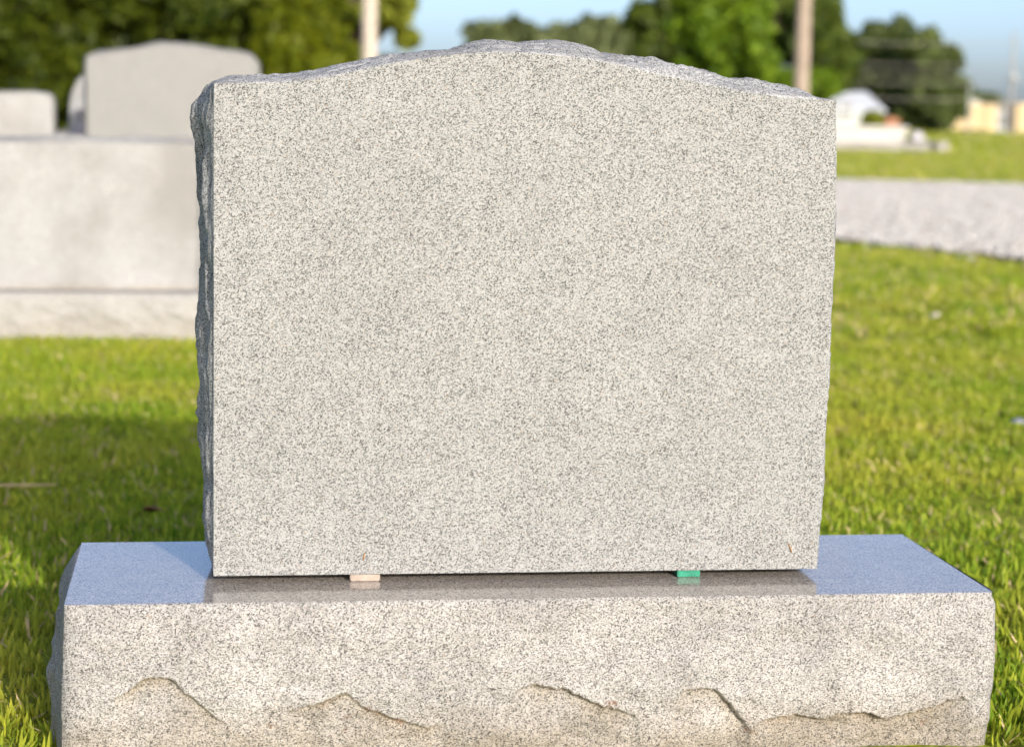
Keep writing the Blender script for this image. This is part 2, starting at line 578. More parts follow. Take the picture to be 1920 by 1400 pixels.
lawn('lawn_grass', 'short green lawn grass growing round the granite base', 18, .026, .028, .0048, (-2.6, 3.6, -1.3, 5.2), 1250, (.75, 1.3), 3)
lawn('lawn_grass', 'short yellow-green lawn grass running back to the gravel drive', 24, .032, .055, .0075, (-7, 14, 5.2, 14), 330, (.8, 1.4), 4)
lawn('lawn_grass', 'distant mown lawn on both sides of the gravel drive', 26, .048, .12, .018, (-14, 26, 14, 48), 60, (.8, 1.5), 5)
lawn('lawn_grass', 'farthest lawn reaching to the yellow building', 30, .055, .30, .045, (0, 50, 48, 118), 14, (.8, 1.5), 6)


def pebble(seed, mat):
    r = np.random.default_rng(seed)
    import bmesh
    bm = bmesh.new()
    bmesh.ops.create_icosphere(bm, subdivisions=1, radius=1)
    s = np.array([1, r.uniform(.6, .9), r.uniform(.45, .7)])
    for v in bm.verts:
        k = 1 + r.uniform(-.2, .2)
        v.co = Vector((v.co.x * s[0] * k, v.co.y * s[1] * k, v.co.z * s[2] * k))
    me = bpy.data.meshes.new('pebble'); bm.to_mesh(me); bm.free()
    me.materials.append(mat)
    return bpy.data.objects.new('pebble', me)


def build_pebbles():
    mats = [simple('pebble_grey', (.37, .36, .345), .85, .2, 40), simple('pebble_pale', (.51, .495, .475), .85, .15, 40), simple('pebble_brown', (.34, .30, .265), .85, .2, 40)]
    r = np.random.default_rng(31)
    n = 130000
    x = r.uniform(0, 14, n); y = r.uniform(7, 25, n)
    k = inside_road(x, y) & (x < 1.2 + .46 * (y + 2.74))
    x, y = x[k], y[k]
    # strays along the near edge
    e = near_p[r.integers(60, 260, 260)] + r.normal(0, .14, (260, 2))
    x = np.r_[x, e[:, 0]]; y = np.r_[y, e[:, 1]]
    z = np.where(inside_road(x, y), .046, .02)
    o = scatter('gravel_stones', np.stack([x, y, z], -1), r.uniform(0, 6.28, len(x)), r.uniform(.010, .026, len(x)),
                [pebble(50 + i, mats[i % 3 if i < 5 else 1]) for i in range(6)])
    tag(o, 'loose pale grey gravel covering the curving drive', 'gravel', kind='stuff')


build_pebbles()

# ------------------------------------------------------------------ the headstone
BASE_W, BASE_D, BASE_H = 1.22, .40, .205
DIE_Y, DIE_T, DIE_ZB = .1115, .205, .2160
TOP = [(-0.4236, 0.8588), (-0.4153, 0.8592), (-0.3151, 0.8635), (-0.2877, 0.8681), (-0.2603, 0.8734), (-0.2190, 0.8838), (-0.1775, 0.8928), (-0.1220, 0.9015), (-0.0802, 0.9051), (-0.0382, 0.9067), (0.0041, 0.9051), (0.0466, 0.9015), (0.0893, 0.8961), (0.1179, 0.8897), (0.1733, 0.8783), (0.2094, 0.8727), (0.2741, 0.8602), (0.3413, 0.8540), (0.3999, 0.8522)]
RIGHT = [(0.4010, 0.8516), (0.4036, 0.7515), (0.4042, 0.6298), (0.4027, 0.5286), (0.4030, 0.4558), (0.3999, 0.3753), (0.3997, 0.3385), (0.3970, 0.2646), (0.3965, DIE_ZB)]
LEFT_BULGE = [(.2160, .003), (.235, .010), (.265, .014), (.335, .014), (.395, .023), (.46, .020), (.53, .024), (.62, .018), (.69, .020), (.78, .026), (.815, .030), (.832, .026), (.848, .016), (.859, .009)]
TOP_BULGE = [(-.4236, .008), (-.40, .012), (-.35, .012), (-.26, .0145), (-.206, .014), (-.165, .012), (-.108, .010), (-.08, .017), (-.06, .0195), (-.02, .018), (.016, .023), (.034, .0245), (.067, .024), (.089, .019), (.11, .0205), (.156, .025), (.2, .0215), (.237, .022), (.262, .0195), (.30, .0235), (.341, .0175), (.364, .014), (.381, .006), (.3999, .0025)]


def build_headstone():
    root = empty('headstone', (0, DIE_Y, BASE_H))
    tag(root, 'large blank light grey granite headstone with flat face and rough arched top', 'headstone')
    off = np.array([0, DIE_Y, BASE_H])
    step = .0034
    left = resample([(-.4236, DIE_ZB), (-.4236, .8588)], int(.643 / step))
    top = resample(TOP, int(.84 / step))
    # smooth the traced arch
    zt = top[:, 1].copy()
    k = np.hanning(23); k /= k.sum()
    zs = np.convolve(np.pad(zt, 11, mode='edge'), k, 'valid'); top[:, 1] = zs
    right = resample(RIGHT, int(.64 / step))
    P = np.concatenate([left[:-1], top[:-1], right])
    n = len(P)
    s = np.r_[0, np.cumsum(np.hypot(*np.diff(P, axis=0).T))]
    side = np.r_[np.zeros(len(left) - 1), np.ones(len(top) - 1), np.full(len(right), 2)]
    bul = np.where(side == 0, np.interp(P[:, 1], *np.array(LEFT_BULGE).T), np.where(side == 1, np.interp(P[:, 0], *np.array(TOP_BULGE).T),
                   np.interp(P[:, 1], [.216, .24, .3, .45, .6, .72, .78, .84, .852], [.003, .008, .013, .014, .016, .014, .009, .003, .0015])))
    # front-edge chips
    chip = np.abs(fbm(s * 60, s * 0, 91, 4)) * np.where(side == 0, .0006, np.where(side == 1, .0012, .0026))
    # outward normals, smoothed
    d = np.gradient(P, axis=0)
    N = np.stack([-d[:, 1], d[:, 0]], -1)
    N /= np.linalg.norm(N, axis=1)[:, None] + 1e-9
    kk = np.hanning(9); kk /= kk.sum()
    N = np.stack([np.convolve(np.pad(N[:, c], 4, mode='edge'), kk, 'valid') for c in (0, 1)], -1)
    N /= np.linalg.norm(N, axis=1)[:, None] + 1e-9
    F0 = P - N * chip[:, None]
    F0[0, 1] = DIE_ZB; F0[-1, 1] = DIE_ZB
    tt = np.concatenate([[0], np.linspace(.0008, .012, 5), np.linspace(.016, DIE_T - .008, 52), [DIE_T - .004, DIE_T]])
    nt_ = len(tt)
    S, Tm = np.meshgrid(s, tt, indexing='ij')
    env = np.clip(np.minimum((Tm / np.where(side == 0, .105, np.where(side == 1, .060, .05))[:, None]), 1), 0, 1) ** np.where(side == 2, .6, np.where(side == 1, .62, .92))[:, None] * np.clip((DIE_T - Tm) / .04, 0, 1) ** .5
    sc = scallop(S * 9 + 3, Tm * 24, 41, 1.0)
    sc2 = scallop(S * 26, Tm * 55 + 5, 47, .9)
    rough = ((sc - .55) * .55 + (sc2 - .5) * .22 + fbm(S * 34, Tm * 50, 53, 4) * .22) * np.where(side == 1, .6, 1)[:, None]
    # the ridge that makes the outline varies in depth along the edge
    out = env * (bul[:, None] * (1.0 + rough * .55) + np.minimum(bul[:, None], .02) * rough * .35)
    out += env * fbm(S * 150, Tm * 150, 59, 3) * .002
    ridge = np.abs(fbm(S * 5, Tm * 42 + 3, 57, 4, .6))
    out += np.where(side == 0, 1, .35)[:, None] * np.clip(Tm / .02, 0, 1) * np.clip((DIE_T - Tm) / .03, 0, 1) * (.30 - ridge) * .036 * np.clip(bul / .014, 0, 1)[:, None]
    out = np.maximum(out, -.0015)
    # long spalls on the left side whose fronts catch the sun
    for z0, z1, t0, hh, w in ((.665, .775, .020, .0075, .004), (.765, .84, .045, .011, .006), (.80, .852, .016, .0055, .004), (.56, .66, .026, .0085, .005), (.405, .50, .018, .0075, .004), (.335, .405, .022, .009, .004), (.24, .33, .016, .0065, .004), (.48, .58, .05, .0105, .006)):
        zc, zh = (z0 + z1) / 2, (z1 - z0) / 2
        zz = P[:, 1][:, None] + 0 * Tm
        a_ = np.clip(1 - ((zz - zc) / zh) ** 2, 0, 1) ** .5
        tl = t0 + fbm(zz * 30, zz * 0 + t0 * 90, 97, 4, .6) * .006
        out += np.where(side == 0, 1, 0)[:, None] * hh * a_ * np.clip((Tm - tl) / w, 0, 1) * np.clip(1 - (Tm - tl - w) / .07, 0, 1)
    peak = out.max(1)
    kw = np.hanning(25); kw /= kw.sum()
    peak = np.convolve(np.pad(peak, 12, mode='edge'), kw, 'valid')
    out *= np.clip(bul / np.maximum(peak, 1e-4), .25, 1.5)[:, None]
    out[:, 0] = 0
    V = np.zeros((n, nt_, 3))
    V[..., 0] = F0[:, None, 0] + N[:, None, 0] * out
    V[..., 2] = F0[:, None, 1] + N[:, None, 1] * out
    V[..., 1] = DIE_Y + tt[None, :]
    V[0, :, 2] = DIE_ZB; V[-1, :, 2] = DIE_ZB
    edge = fast_mesh('rough_edge', V.reshape(-1, 3) - off, grid_quads(n, nt_, True), None, M['die_rough'], root, False)
    edge['label'] = 'rough rock-pitched sides and top'
    # keep it crisp: facets smooth only where nearly flat
    # front face: columns between the left edge and the right edge / arch
    fr = V[:, 0, :]
    ring = [tuple(p - off) for p in fr]
    face = mesh_obj('front_face', ring, [tuple(range(n))[::-1]], M['die_face'], root)
    bk = [tuple(p - off) for p in V[:, -1, :]]
    mesh_obj('back_face', bk, [tuple(range(n))], M['die_face'], root)
    bot = np.array([V[0, 0], V[0, -1], V[-1, -1], V[-1, 0]]) - off
    mesh_obj('underside', bot, [(0, 1, 2, 3)], M['die_rough'], root)
    return root


build_headstone()

LEDGES = [[(-0.554, 0.0839), (-0.5374, 0.0918), (-0.5141, 0.1058), (-0.5007, 0.1084), (-0.4741, 0.1085), (-0.4607, 0.0902), (-0.4427, 0.0774), (-0.4238, 0.0582), (-0.4036, 0.0473)],
          [(-0.3292, 0.0561), (-0.3055, 0.0717), (-0.2818, 0.0782), (-0.2545, 0.086), (-0.2421, 0.0731), (-0.2269, 0.0609), (-0.1856, 0.0459), (-0.1509, 0.0331), (-0.1232, 0.0367)],
          [(-0.037, 0.0816), (-0.0127, 0.0932), (0.0294, 0.0874), (0.0578, 0.0754), (0.0792, 0.065), (0.1042, 0.0559), (0.1293, 0.0446)],
          [(0.1713, 0.0702), (0.1925, 0.0798), (0.2282, 0.0812), (0.2429, 0.0687), (0.2577, 0.054), (0.2689, 0.0393), (0.2802, 0.0232)],
          [(0.28, 0.0319), (0.3014, 0.0393), (0.3448, 0.0405), (0.3738, 0.0406), (0.3956, 0.0438), (0.4247, 0.0453), (0.4468, 0.0412), (0.4654, 0.0357), (0.5054, 0.0458), (0.5491, 0.0587), (0.5638, 0.0613), (0.5789, 0.0559)]]
LEDGE_DEPTH = [.011, .011, .017, .017, .014]
RUST = [(-0.227, 0.063, 1), (-0.2166, 0.0585, 1), (-0.189, 0.0474, 1), (-0.1821, 0.0444, 1), (-0.2529, 0.0523, .8), (-0.2541, 0.0354, .9), (-0.2851, 0.0691, .6), (-0.3509, 0.0447, .8), (0.0863, 0.0655, 1), (0.0933, 0.0654, 1), (0.2766, 0.0247, .9), (0.2839, 0.0202, .8), (0.521, 0.0264, .9), (-.205, .053, .7)]


def build_base():
    root = empty('granite_plinth', (0, BASE_D / 2, 0))
    tag(root, 'wide granite base with polished top and rough weathered front under the blank headstone', 'plinth')
    off = np.array([0, BASE_D / 2, 0])
    hw = BASE_W / 2
    ch = .0018                          # bruised arris between the polished top and the rough front
    # front face as a relief over x, z
    nx, nz = 620, 116
    xs = np.linspace(-hw, hw, nx); zs = np.r_[np.linspace(BASE_H - ch, -.03, nz)]
    X, Z = np.meshgrid(xs, zs, indexing='ij')
    down = (BASE_H - Z)
    ex = np.minimum(hw - abs(X), .016) / .016
    bul = .0075 * np.clip(down / .045, 0, 1) ** .7 * (.35 + .65 * np.clip(ex, 0, 1) ** .6)
    rel = bul + fbm(X * 7, Z * 12, 61, 3) * .0060 * np.clip(down / .03, 0, 1) + fbm(X * 45, Z * 60, 62, 4) * .0016 * np.clip(down / .012, 0, 1)
    rel += fbm(X * 190, Z * 190, 66, 2) * .0006
    rel -= (scallop(X * 5 + 2, Z * 9, 67, .9) - .3) * .003 * np.clip(down / .05, 0, 1)
    earth_shade = np.zeros_like(X); rec = np.zeros_like(X)
    wob = fbm(X * 24, Z * 0, 63, 6, .72) * .0095
    for li, (L, dep) in enumerate(zip(LEDGES, LEDGE_DEPTH)):
        lx, lz = np.array(L).T
        lz_ = np.interp(X, lx, lz) + wob
        e = np.clip(np.minimum(X - lx[0], lx[-1] - X) / .03, 0, 1)
        below = lz_ - Z
        stp = np.clip(below / .0016, 0, 1)
        fade = np.exp(-np.clip(below, 0, 1) / .075)
        rec = np.maximum(rec, dep * (.45 + .9 * vnoise(X * 22 + li, Z * 0, 64)) * stp * fade * e ** .7 * (X > lx[0]) * (X < lx[-1]))
        earth_shade = np.maximum(earth_shade, np.exp(-(np.clip(below, 0, 1) / .016)) * (below > -.001) * e * (.55 + .6 * vnoise(X * 30, Z * 40, 78)))  # soil tint and painted shade, fading downward from each ledge
    rel = rel - rec
    # general undercut towards the soil line
    rel -= .012 * np.clip((.060 - Z) / .085, 0, 1) ** 1.2
    low = np.clip((.085 + fbm(X * 9, Z * 0, 68, 3) * .03 - Z) / .02, 0, 1)
    rel -= low * (scallop(X * 15 + 4, Z * 26, 69, 1.) - .35) * .0075
    rel -= np.clip(down / .03, 0, 1) * (1 - low) * (scallop(X * 21 + 9, Z * 30, 70, 1.) - .35) * .0022
    # smaller fresh flake scars
    for fx, fz, fr_, fd in ((.33, .125, .055, .0035), (.47, .11, .05, .004), (-.35, .125, .06, .003), (.05, .15, .05, .002), (-.52, .05, .045, .005), (.4, .018, .03, .005), (.17, .03, .04, .004), (-.08, .05, .05, .004), (.56, .15, .04, .003)):
        dd = np.hypot((X - fx) + fbm(X * 30, Z * 30, 79, 3) * .012, (Z - fz) * 1.5 + fbm(X * 30, Z * 30, 80, 3) * .012) / fr_
        rel -= fd * np.clip(1 - dd, 0, 1) ** .5 * np.clip(.35 + (Z - fz) / fr_ * 1.2, 0, 1)
    rel *= np.clip(down / .006, 0, 1) ** .5
    rel[:, 0] = 0
    rust = np.zeros_like(X)
    for rx, rz_, st in RUST:
        rust = np.maximum(rust, st * np.clip(1.35 - np.hypot(X - rx, (Z - rz_) * 1.2) / .0055, 0, 1))
    # end faces bulge; the front corners are slightly broken
    Yf = -rel
    cornerL = np.clip((X + hw) / .010, 0, 1); cornerR = np.clip((hw - X) / .012, 0, 1)
    Yf = Yf + (1 - cornerL) ** 2 * .004 + (1 - cornerR) ** 2 * .007
    Xf = X.copy()
    rw = np.interp(zs, [-.03, .02, .06, .10, .14, .19, .205], [.000, .001, .003, .005, .002, .001, -.003]) + fbm(zs * 60, zs * 0, 71, 3) * .0018
    lw = np.interp(zs, [-.03, .02, .06, .10, .14, .19, .205], [.003, .004, .004, .003, .002, .0005, 0]) + fbm(zs * 60, zs * 0, 73, 3) * .0008
    Xf += (1 - cornerR) * rw[None, :] - (1 - cornerL) * lw[None, :]
    arris = np.stack([xs, np.full(nx, ch), np.full(nx, BASE_H)], -1)[:, None, :]
    arris[:, 0, 1] += np.abs(fbm(xs * 90, xs * 0, 75, 3)) * .0010
    arris[-1, 0, 0] -= .004; arris[-2, 0, 0] -= .002
    V = np.concatenate([arris, np.stack([Xf, Yf, Z], -1)], 1)
    fr = fast_mesh('rough_front', V.reshape(-1, 3) - off, grid_quads(nx, nz + 1, True), None, M['base_rough'], root, False)
    for nm, arr in (('earth_shade', earth_shade), ('rust', rust)):
        at_ = fr.data.attributes.new(nm, 'FLOAT', 'POINT')
        full = np.concatenate([np.zeros((nx, 1)), arr], 1)
        at_.data.foreach_set('value', full.astype(np.float32).ravel())
    fr['label'] = 'rough split front with shallow ledges, ochre soil stain and rust spots'
    # ends
    ys = np.linspace(0, BASE_D, 110)
    for sgn, nm in ((-1, 'left'), (1, 'right')):
        fe = V[0 if sgn < 0 else -1]                      # the front corner column (nz+1, 3)
        U = ys[None, :] / BASE_D
        zz = np.r_[BASE_H, zs]
        dn = np.clip((BASE_H - zz) / .05, 0, 1)[:, None] ** .6
        Yg = fe[:, 1:2] * (1 - U) + (BASE_D) * U
        Zg = np.repeat(zz[:, None], len(ys), 1)
        b = (.021 if sgn < 0 else .010) * np.clip(U / .30, 0, 1) ** .9 * np.clip((1 - U) / .12, 0, 1) ** .5
        r = 1 + (scallop(Yg * 8, Zg * 11 + sgn, 81, 1.) - .5) * .7 + fbm(Yg * 22, Zg * 26 + sgn, 83, 4) * .35
        o_ = b * dn * r
        Xg = fe[:, 0:1] * (1 - np.clip(U * 6, 0, 1)) + sgn * hw * np.clip(U * 6, 0, 1) + sgn * o_
        Xg[0, :] = np.interp(ys, [0, .02], [fe[0, 0], sgn * hw])
        E_ = np.stack([Xg, Yg, Zg], -1)
        en = fast_mesh('rough_end', E_.reshape(-1, 3) - off, grid_quads(len(zz), len(ys), sgn < 0), None, M['base_rough'], root, True)
    # polished top: one sheet whose border follows the arris
    top_front = V[:, 0]
    Vt = [tuple(p - off) for p in top_front] + [tuple(np.array([hw, BASE_D, BASE_H]) - off), tuple(np.array([-hw, BASE_D, BASE_H]) - off)]
    mesh_obj('polished_top', Vt, [tuple(range(len(Vt)))], M['base_top'], root)
    mesh_obj('rough_back', np.array([[-hw, BASE_D, BASE_H], [hw, BASE_D, BASE_H], [hw, BASE_D, -.03], [-hw, BASE_D, -.03]]) - off, [(0, 1, 2, 3)], M['base_rough'], root)


build_base()

M['spacer_pale'] = simple('setting_block_pale', (.30, .25, .215), .7, .25, 90)
M['spacer_green'] = simple('setting_block_green', (.015, .19, .12), .6, .25, 90)
sp = box('setting_block', (-.2232, .135, BASE_H + .0005), (.040, .038, .0102), M['spacer_pale'], None, .0012)
tag(sp, 'pale pinkish spacer block under the left part of the blank headstone', 'spacer')
sp = box('setting_block', (.2176, .136, BASE_H + .0005), (.0315, .038, .0102), M['spacer_green'], None, .001)
tag(sp, 'bright green spacer block under the right part of the blank headstone', 'spacer')

M['needle'] = simple('dry_needle', (.30, .16, .06), .7, .2, 200)
for (x, z, dx, dz, lab) in ((-.2265, .2345, .002, .011, 'tiny orange plant scrap stuck low on the stone face above the pale spacer'),
                            (.359, .2385, -.005, .013, 'tiny orange plant scrap stuck low on the stone face near its right corner')):
    p = [(x, DIE_Y - .0009, z), (x + dx * .4, DIE_Y - .0013, z + dz * .5), (x + dx, DIE_Y - .0009, z + dz)]
    tag(tube('plant_scrap', p, [.0006, .0010, .0005], M['needle'], None, 6), lab, 'debris')

# ------------------------------------------------------------------ other graves
def tablet(name, outline, y0, thick, mat, parent, off, bulge=.02, seed=1, round_edge=.012):
    """upright stone: outline (x, z) from bottom-left over the top to bottom-right, softly rounded pitched edge"""
    P = resample(outline, 160)
    d = np.gradient(P, axis=0)
    N = np.stack([-d[:, 1], d[:, 0]], -1); N /= np.linalg.norm(N, axis=1)[:, None] + 1e-9
    k = np.hanning(9); k /= k.sum()
    N = np.stack([np.convolve(np.pad(N[:, c], 4, mode='edge'), k, 'valid') for c in (0, 1)], -1)
    s = np.r_[0, np.cumsum(np.hypot(*np.diff(P, axis=0).T))]
    tt = np.r_[0, np.linspace(.006, thick - .006, 22), thick]
    S, T = np.meshgrid(s, tt, indexing='ij')
    env = np.clip(T / .05, 0, 1) ** .55 * np.clip((thick - T) / .05, 0, 1) ** .55
    out = env * bulge * (1 + (scallop(S * 8, T * 20, seed, 1) - .5) * .9 + fbm(S * 30, T * 40, seed + 3, 3) * .5)
    V = np.zeros((len(P), len(tt), 3))
    V[..., 0] = P[:, None, 0] + N[:, None, 0] * out; V[..., 2] = P[:, None, 1] + N[:, None, 1] * out
    V[..., 1] = y0 + tt[None, :]
    V[0, :, 2] = outline[0][1]; V[-1, :, 2] = outline[-1][1]
    off = np.array(off)
    q = grid_quads(len(P), len(tt), True).tolist()
    nv = len(tt)
    q.append([i * nv for i in range(len(P))][::-1]); q.append([i * nv + nv - 1 for i in range(len(P))])
    return mesh_obj(name, V.reshape(-1, 3) - off, q, mat, parent, False)


def rough_block(name, x0, x1, y0, y1, z0, z1, mat, parent, off, amp=.012, seed=5):
    """low base stone with split sides"""
    off = np.array(off)
    per = resample([(x0, y0), (x1, y0), (x1, y1), (x0, y1), (x0, y0)], 240)[:-1]
    c = np.array([(x0 + x1) / 2, (y0 + y1) / 2])
    nz = 18
    V = []
    for k in range(nz):
        t = k / (nz - 1); z = z1 + (z0 - z1) * t
        a = amp * min(1, t / .15) ** .6
        dirs = np.where((abs(per[:, 1] - y0) < 1e-6)[:, None], [0, -1], np.where((abs(per[:, 1] - y1) < 1e-6)[:, None], [0, 1], np.where((per[:, 0] > c[0])[:, None], [1, 0], [-1, 0])))
        u = per[:, 0] + per[:, 1]
        h = a * (1 + (scallop(u * 6, np.full_like(u, z * 12), seed, 1) - .5) * 1.1 + fbm(u * 25, np.full_like(u, z * 30), seed + 2, 3) * .6)
        q = per + dirs * h[:, None]
        V.append(np.c_[q, np.full(len(q), z)])
    V = np.concatenate(V) - off
    m = len(per); Q = []
    for k in range(nz - 1):
        for i in range(m):
            Q.append((k * m + i, (k + 1) * m + i, (k + 1) * m + (i + 1) % m, k * m + (i + 1) % m))
    Q.append(tuple(range(m)))
    return mesh_obj(name, V, Q, mat, parent, False)


def other_graves():
    # broad low monument on the left
    o = (-1.4, 5.3, 0)
    r = empty('headstone', o)
    tag(r, 'broad low pale granite headstone with dark smudge on face, left of the blank stone', 'headstone')
    rough_block('base', -2.45, -.36, 5.04, 5.62, -.03, .168, M['old_base'], r, o, .014, 5)
    tablet('tablet', [(-2.30, .168), (-2.30, .66), (-2.29, .678), (-2.27, .683), (-.50, .690), (-.478, .686), (-.471, .668), (-.471, .168)], 5.2, .24, M['old_granite'], r, o, .018, 9)
    # tall arched stone behind it
    o = (-.62, 9.1, 0)
    r = empty('headstone', o)
    tag(r, 'arched pale granite headstone rising behind the broad low one, before the evergreens', 'headstone')
    rough_block('base', -1.2, -.02, 8.92, 9.34, -.03, .22, M['old_base'], r, o, .014, 15)
    ar = [(at(px, py, 9.0).x, at(px, py, 9.0).z) for px, py in ((163, 107), (180, 104), (215, 100), (245, 95), (275, 89), (310, 85), (350, 86), (385, 93), (420, 98), (450, 101), (472, 108), (482, 122))]
    tablet('tablet', [(ar[0][0], .22)] + ar + [(ar[-1][0] + .004, .95), (ar[-1][0] - .01, .22)], 9.0, .22, M['old_granite_b'], r, o, .016, 19)
    # rounded stone mostly hidden behind the arched one
    o = (-.9, 10.35, 0)
    r = empty('headstone', o)
    tag(r, 'round-shouldered pale headstone mostly hidden behind the arched one, left edge showing', 'headstone')
    rough_block('base', -1.36, -.36, 10.15, 10.55, -.03, .2, M['old_base'], r, o, .014, 25)
    a = at(130, 200, 10.25).x
    tablet('tablet', [(a, .2), (a + .004, .82), (a + .02, .90), (a + .05, .96), (a + .10, 1.0), (a + .2, 1.03), (a + .5, 1.03), (a + .7, .97), (a + .76, .86), (a + .77, .2)], 10.25, .2, M['old_granite'], r, o, .008, 29)
    # grey vase in front of that stone
    c = at(156, 268, 9.95)
    z0 = .2
    zt = at(156, 205, 9.95).z
    hh = zt - z0
    prof = [(0, .052), (.03, .058), (.08, .035), (.30, .040), (.50, .055), (.68, .060), (.80, .052), (.87, .026), (.92, .022), (.97, .046), (1.0, .048)]
    v = tube('vase', [(c.x, 9.95, z0 + t * hh) for t, _ in prof], [q for _, q in prof], simple('vase_metal', (.38, .34, .36), .45, .2, 30, spec=.5), None, 16)
    tag(v, 'dark grey flower vase between the arched headstone and the round-shouldered one', 'vase')
    b = box('vase_plinth', (c.x, 9.95, -.02), (.16, .16, .218), M['old_base'], None, .01)
    tag(b, 'small granite plinth under the dark grey vase', 'plinth')
    # square stone at the left border
    o = (-1.75, 9.3, 0)
    r = empty('headstone', o)
    tag(r, 'square-topped pale headstone cut off by the left border, before the evergreens', 'headstone')
    rough_block('base', -2.35, -1.16, 9.12, 9.52, -.03, .2, M['old_base'], r, o, .014, 35)
    e = at(98, 200, 9.2).x; zt = at(60, 177, 9.2).z
    tablet('tablet', [(e - .95, .2), (e - .95, zt - .03), (e - .92, zt - .005), (e - .86, zt), (e - .1, zt + .006), (e - .035, zt), (e - .008, zt - .012), (e, zt - .045), (e, .2)], 9.2, .2, M['old_granite'], r, o, .008, 39)
    # low pink marker glimpsed between them
    q1, q2 = at(88, 252, 12), at(150, 240, 12)
    V = [(q1.x - .3, 11.9, -.02), (q2.x + .3, 11.9, -.02), (q2.x + .3, 12.2, -.02), (q1.x - .3, 12.2, -.02),
         (q1.x - .3, 12.0, q1.z - .05), (q2.x + .3, 12.0, q2.z + .03), (q2.x + .3, 12.18, q2.z + .05), (q1.x - .3, 12.18, q1.z - .03)]
    c = np.mean(V, 0); c[2] = 0
    mk = mesh_obj('grave_marker', np.array(V) - c, [(3, 2, 1, 0), (4, 5, 6, 7), (0, 1, 5, 4), (1, 2, 6, 5), (2, 3, 7, 6), (3, 0, 4, 7)], M['pink_granite'])
    mk.location = c
    bv = mk.modifiers.new('bevel', 'BEVEL'); bv.width = .015; bv.segments = 2
    tag(mk, 'low pinkish slant-topped grave marker glimpsed between the two left rear headstones', 'grave marker')


other_graves()

# raised plot across the drive
M['concrete'] = simple('kerb_concrete', (.26, .25, .24), .9, .18, 3, .004, 40)
M['marble'] = simple('white_marble', (.42, .41, .39), .6, .10, 3)
M['flower_white'] = simple('white_petals', (.55, .54, .60), .7, .08, 20)
M['leaf_plain'] = leaf_mat('bouquet_leaf', (.05, .10, .02), (.10, .17, .04), .3, 6)


def far_plot():
    Y = 47.5
    xr = at(1778, 275, Y).x; xl = xr - 8.0
    o = (xr - 4, Y + 2, 0)
    r = empty('plot_kerb', o)
    tag(r, 'low concrete kerb round a raised grave plot beyond the drive', 'kerb')
    for nm, c, s in (('kerb_stone', (xr - 4 - .2, Y + .12, -.05), (7.5, .24, .29)), ('kerb_stone', (xr - .12, Y + 2.2, -.05), (.22, 3.7, .285)),
                     ('kerb_stone', (xl + .12, Y + 2.2, -.05), (.22, 3.7, .285)), ('kerb_stone', (xr - 4, Y + 4.2, -.05), (8, .24, .29)), ('corner_block', (xr - .15, Y + .10, -.05), (.30, .30, .31))):
        box(nm, tuple(np.array(c) - np.array(o)), s, M['concrete'], r, .015)
    x1 = at(1700, 250, 49).x
    t = empty('box_tomb', (x1 - 1.3, 49.3, 0))
    tag(t, 'long white box tomb standing inside the raised plot', 'tomb')
    box('body', (0, 0, 0), (2.5, .9, .52), M['marble'], t, .015)
    box('lid', (0, 0, .522), (2.64, 1.0, .075), M['marble'], t, .02)
    box('plinth', (0, 0, -.02), (2.7, 1.04, .14), M['concrete'], t, .015)
    # white bouquet and small stones at the right end
    c = at(1719, 250, 48.6)
    b = empty('bouquet', (c.x, 48.6, .0))
    tag(b, 'round bunch of white flowers right of the white box tomb', 'flowers')
    rr = np.random.default_rng(5)
    V, Q = [], []
    LV, LQ = [], []
    for i in range(420):
        d = rr.normal(size=3); d /= np.linalg.norm(d); d[2] = abs(d[2]) * .9
        p = np.array([0, 0, .30]) + d * np.array([.19, .19, .20]) * rr.uniform(.8, 1)
        s = rr.uniform(.025, .05); a = np.cross(d, rr.normal(size=3)); a /= np.linalg.norm(a); bb = np.cross(d, a)
        k = len(V); V += [p + a * s, p + bb * s, p - a * s, p - bb * s]; Q.append((k, k + 1, k + 2, k + 3))
    for i in range(200):
        an = rr.uniform(0, 6.28); p = np.array([math.cos(an), math.sin(an), 0]) * rr.uniform(.04, .2) + np.array([0, 0, rr.uniform(.12, .32)])
        a = rr.normal(size=3) * .04; bb = rr.normal(size=3) * .02
        k = len(LV); LV += [p + a, p + bb, p - a, p - bb]; LQ.append((k, k + 1, k + 2, k + 3))
    mesh_obj('blossoms', V, Q, M['flower_white'], b)
    mesh_obj('leaves', LV, LQ, M['leaf_plain'], b)
    tube('pot', [(0, 0, -.01), (0, 0, .05), (0, 0, .2), (0, 0, .22)], [.07, .08, .11, .10], M['concrete'], b, 14)
    for px, w, h, lab in ((1741, .26, .27, 'small grey flower-side marker beside the white bunch of flowers'), (1758, .16, .20, 'smallest brownish stone at the right end of the raised plot')):
        c = at(px, 250, 48.4)
        s = tablet('grave_marker', [(-w / 2, 0), (-w / 2, h * .8), (-w / 4, h), (w / 4, h), (w / 2, h * .8), (w / 2, 0)], -.06, .12, M['pink_granite'] if px > 1750 else M['old_granite_b'], None, (0, 0, 0), .006, px)
        s.location = (c.x, 48.4, 0)
        tag(s, lab.replace('flower-side ', ''), 'grave marker')
    c = at(1672, 225, 54)
    s = tablet('headstone', [(-.2, 0), (-.2, c.z), (-.1, c.z + .06), (.1, c.z + .06), (.2, c.z), (.2, 0)], -.08, .16, simple('brown_stone', (.28, .13, .07), .7, .2, 6), None, (0, 0, 0), .005, 77)
    s.location = (c.x, 54, 0)
    tag(s, 'red-brown headstone peeking over the white box tomb', 'headstone')


far_plot()

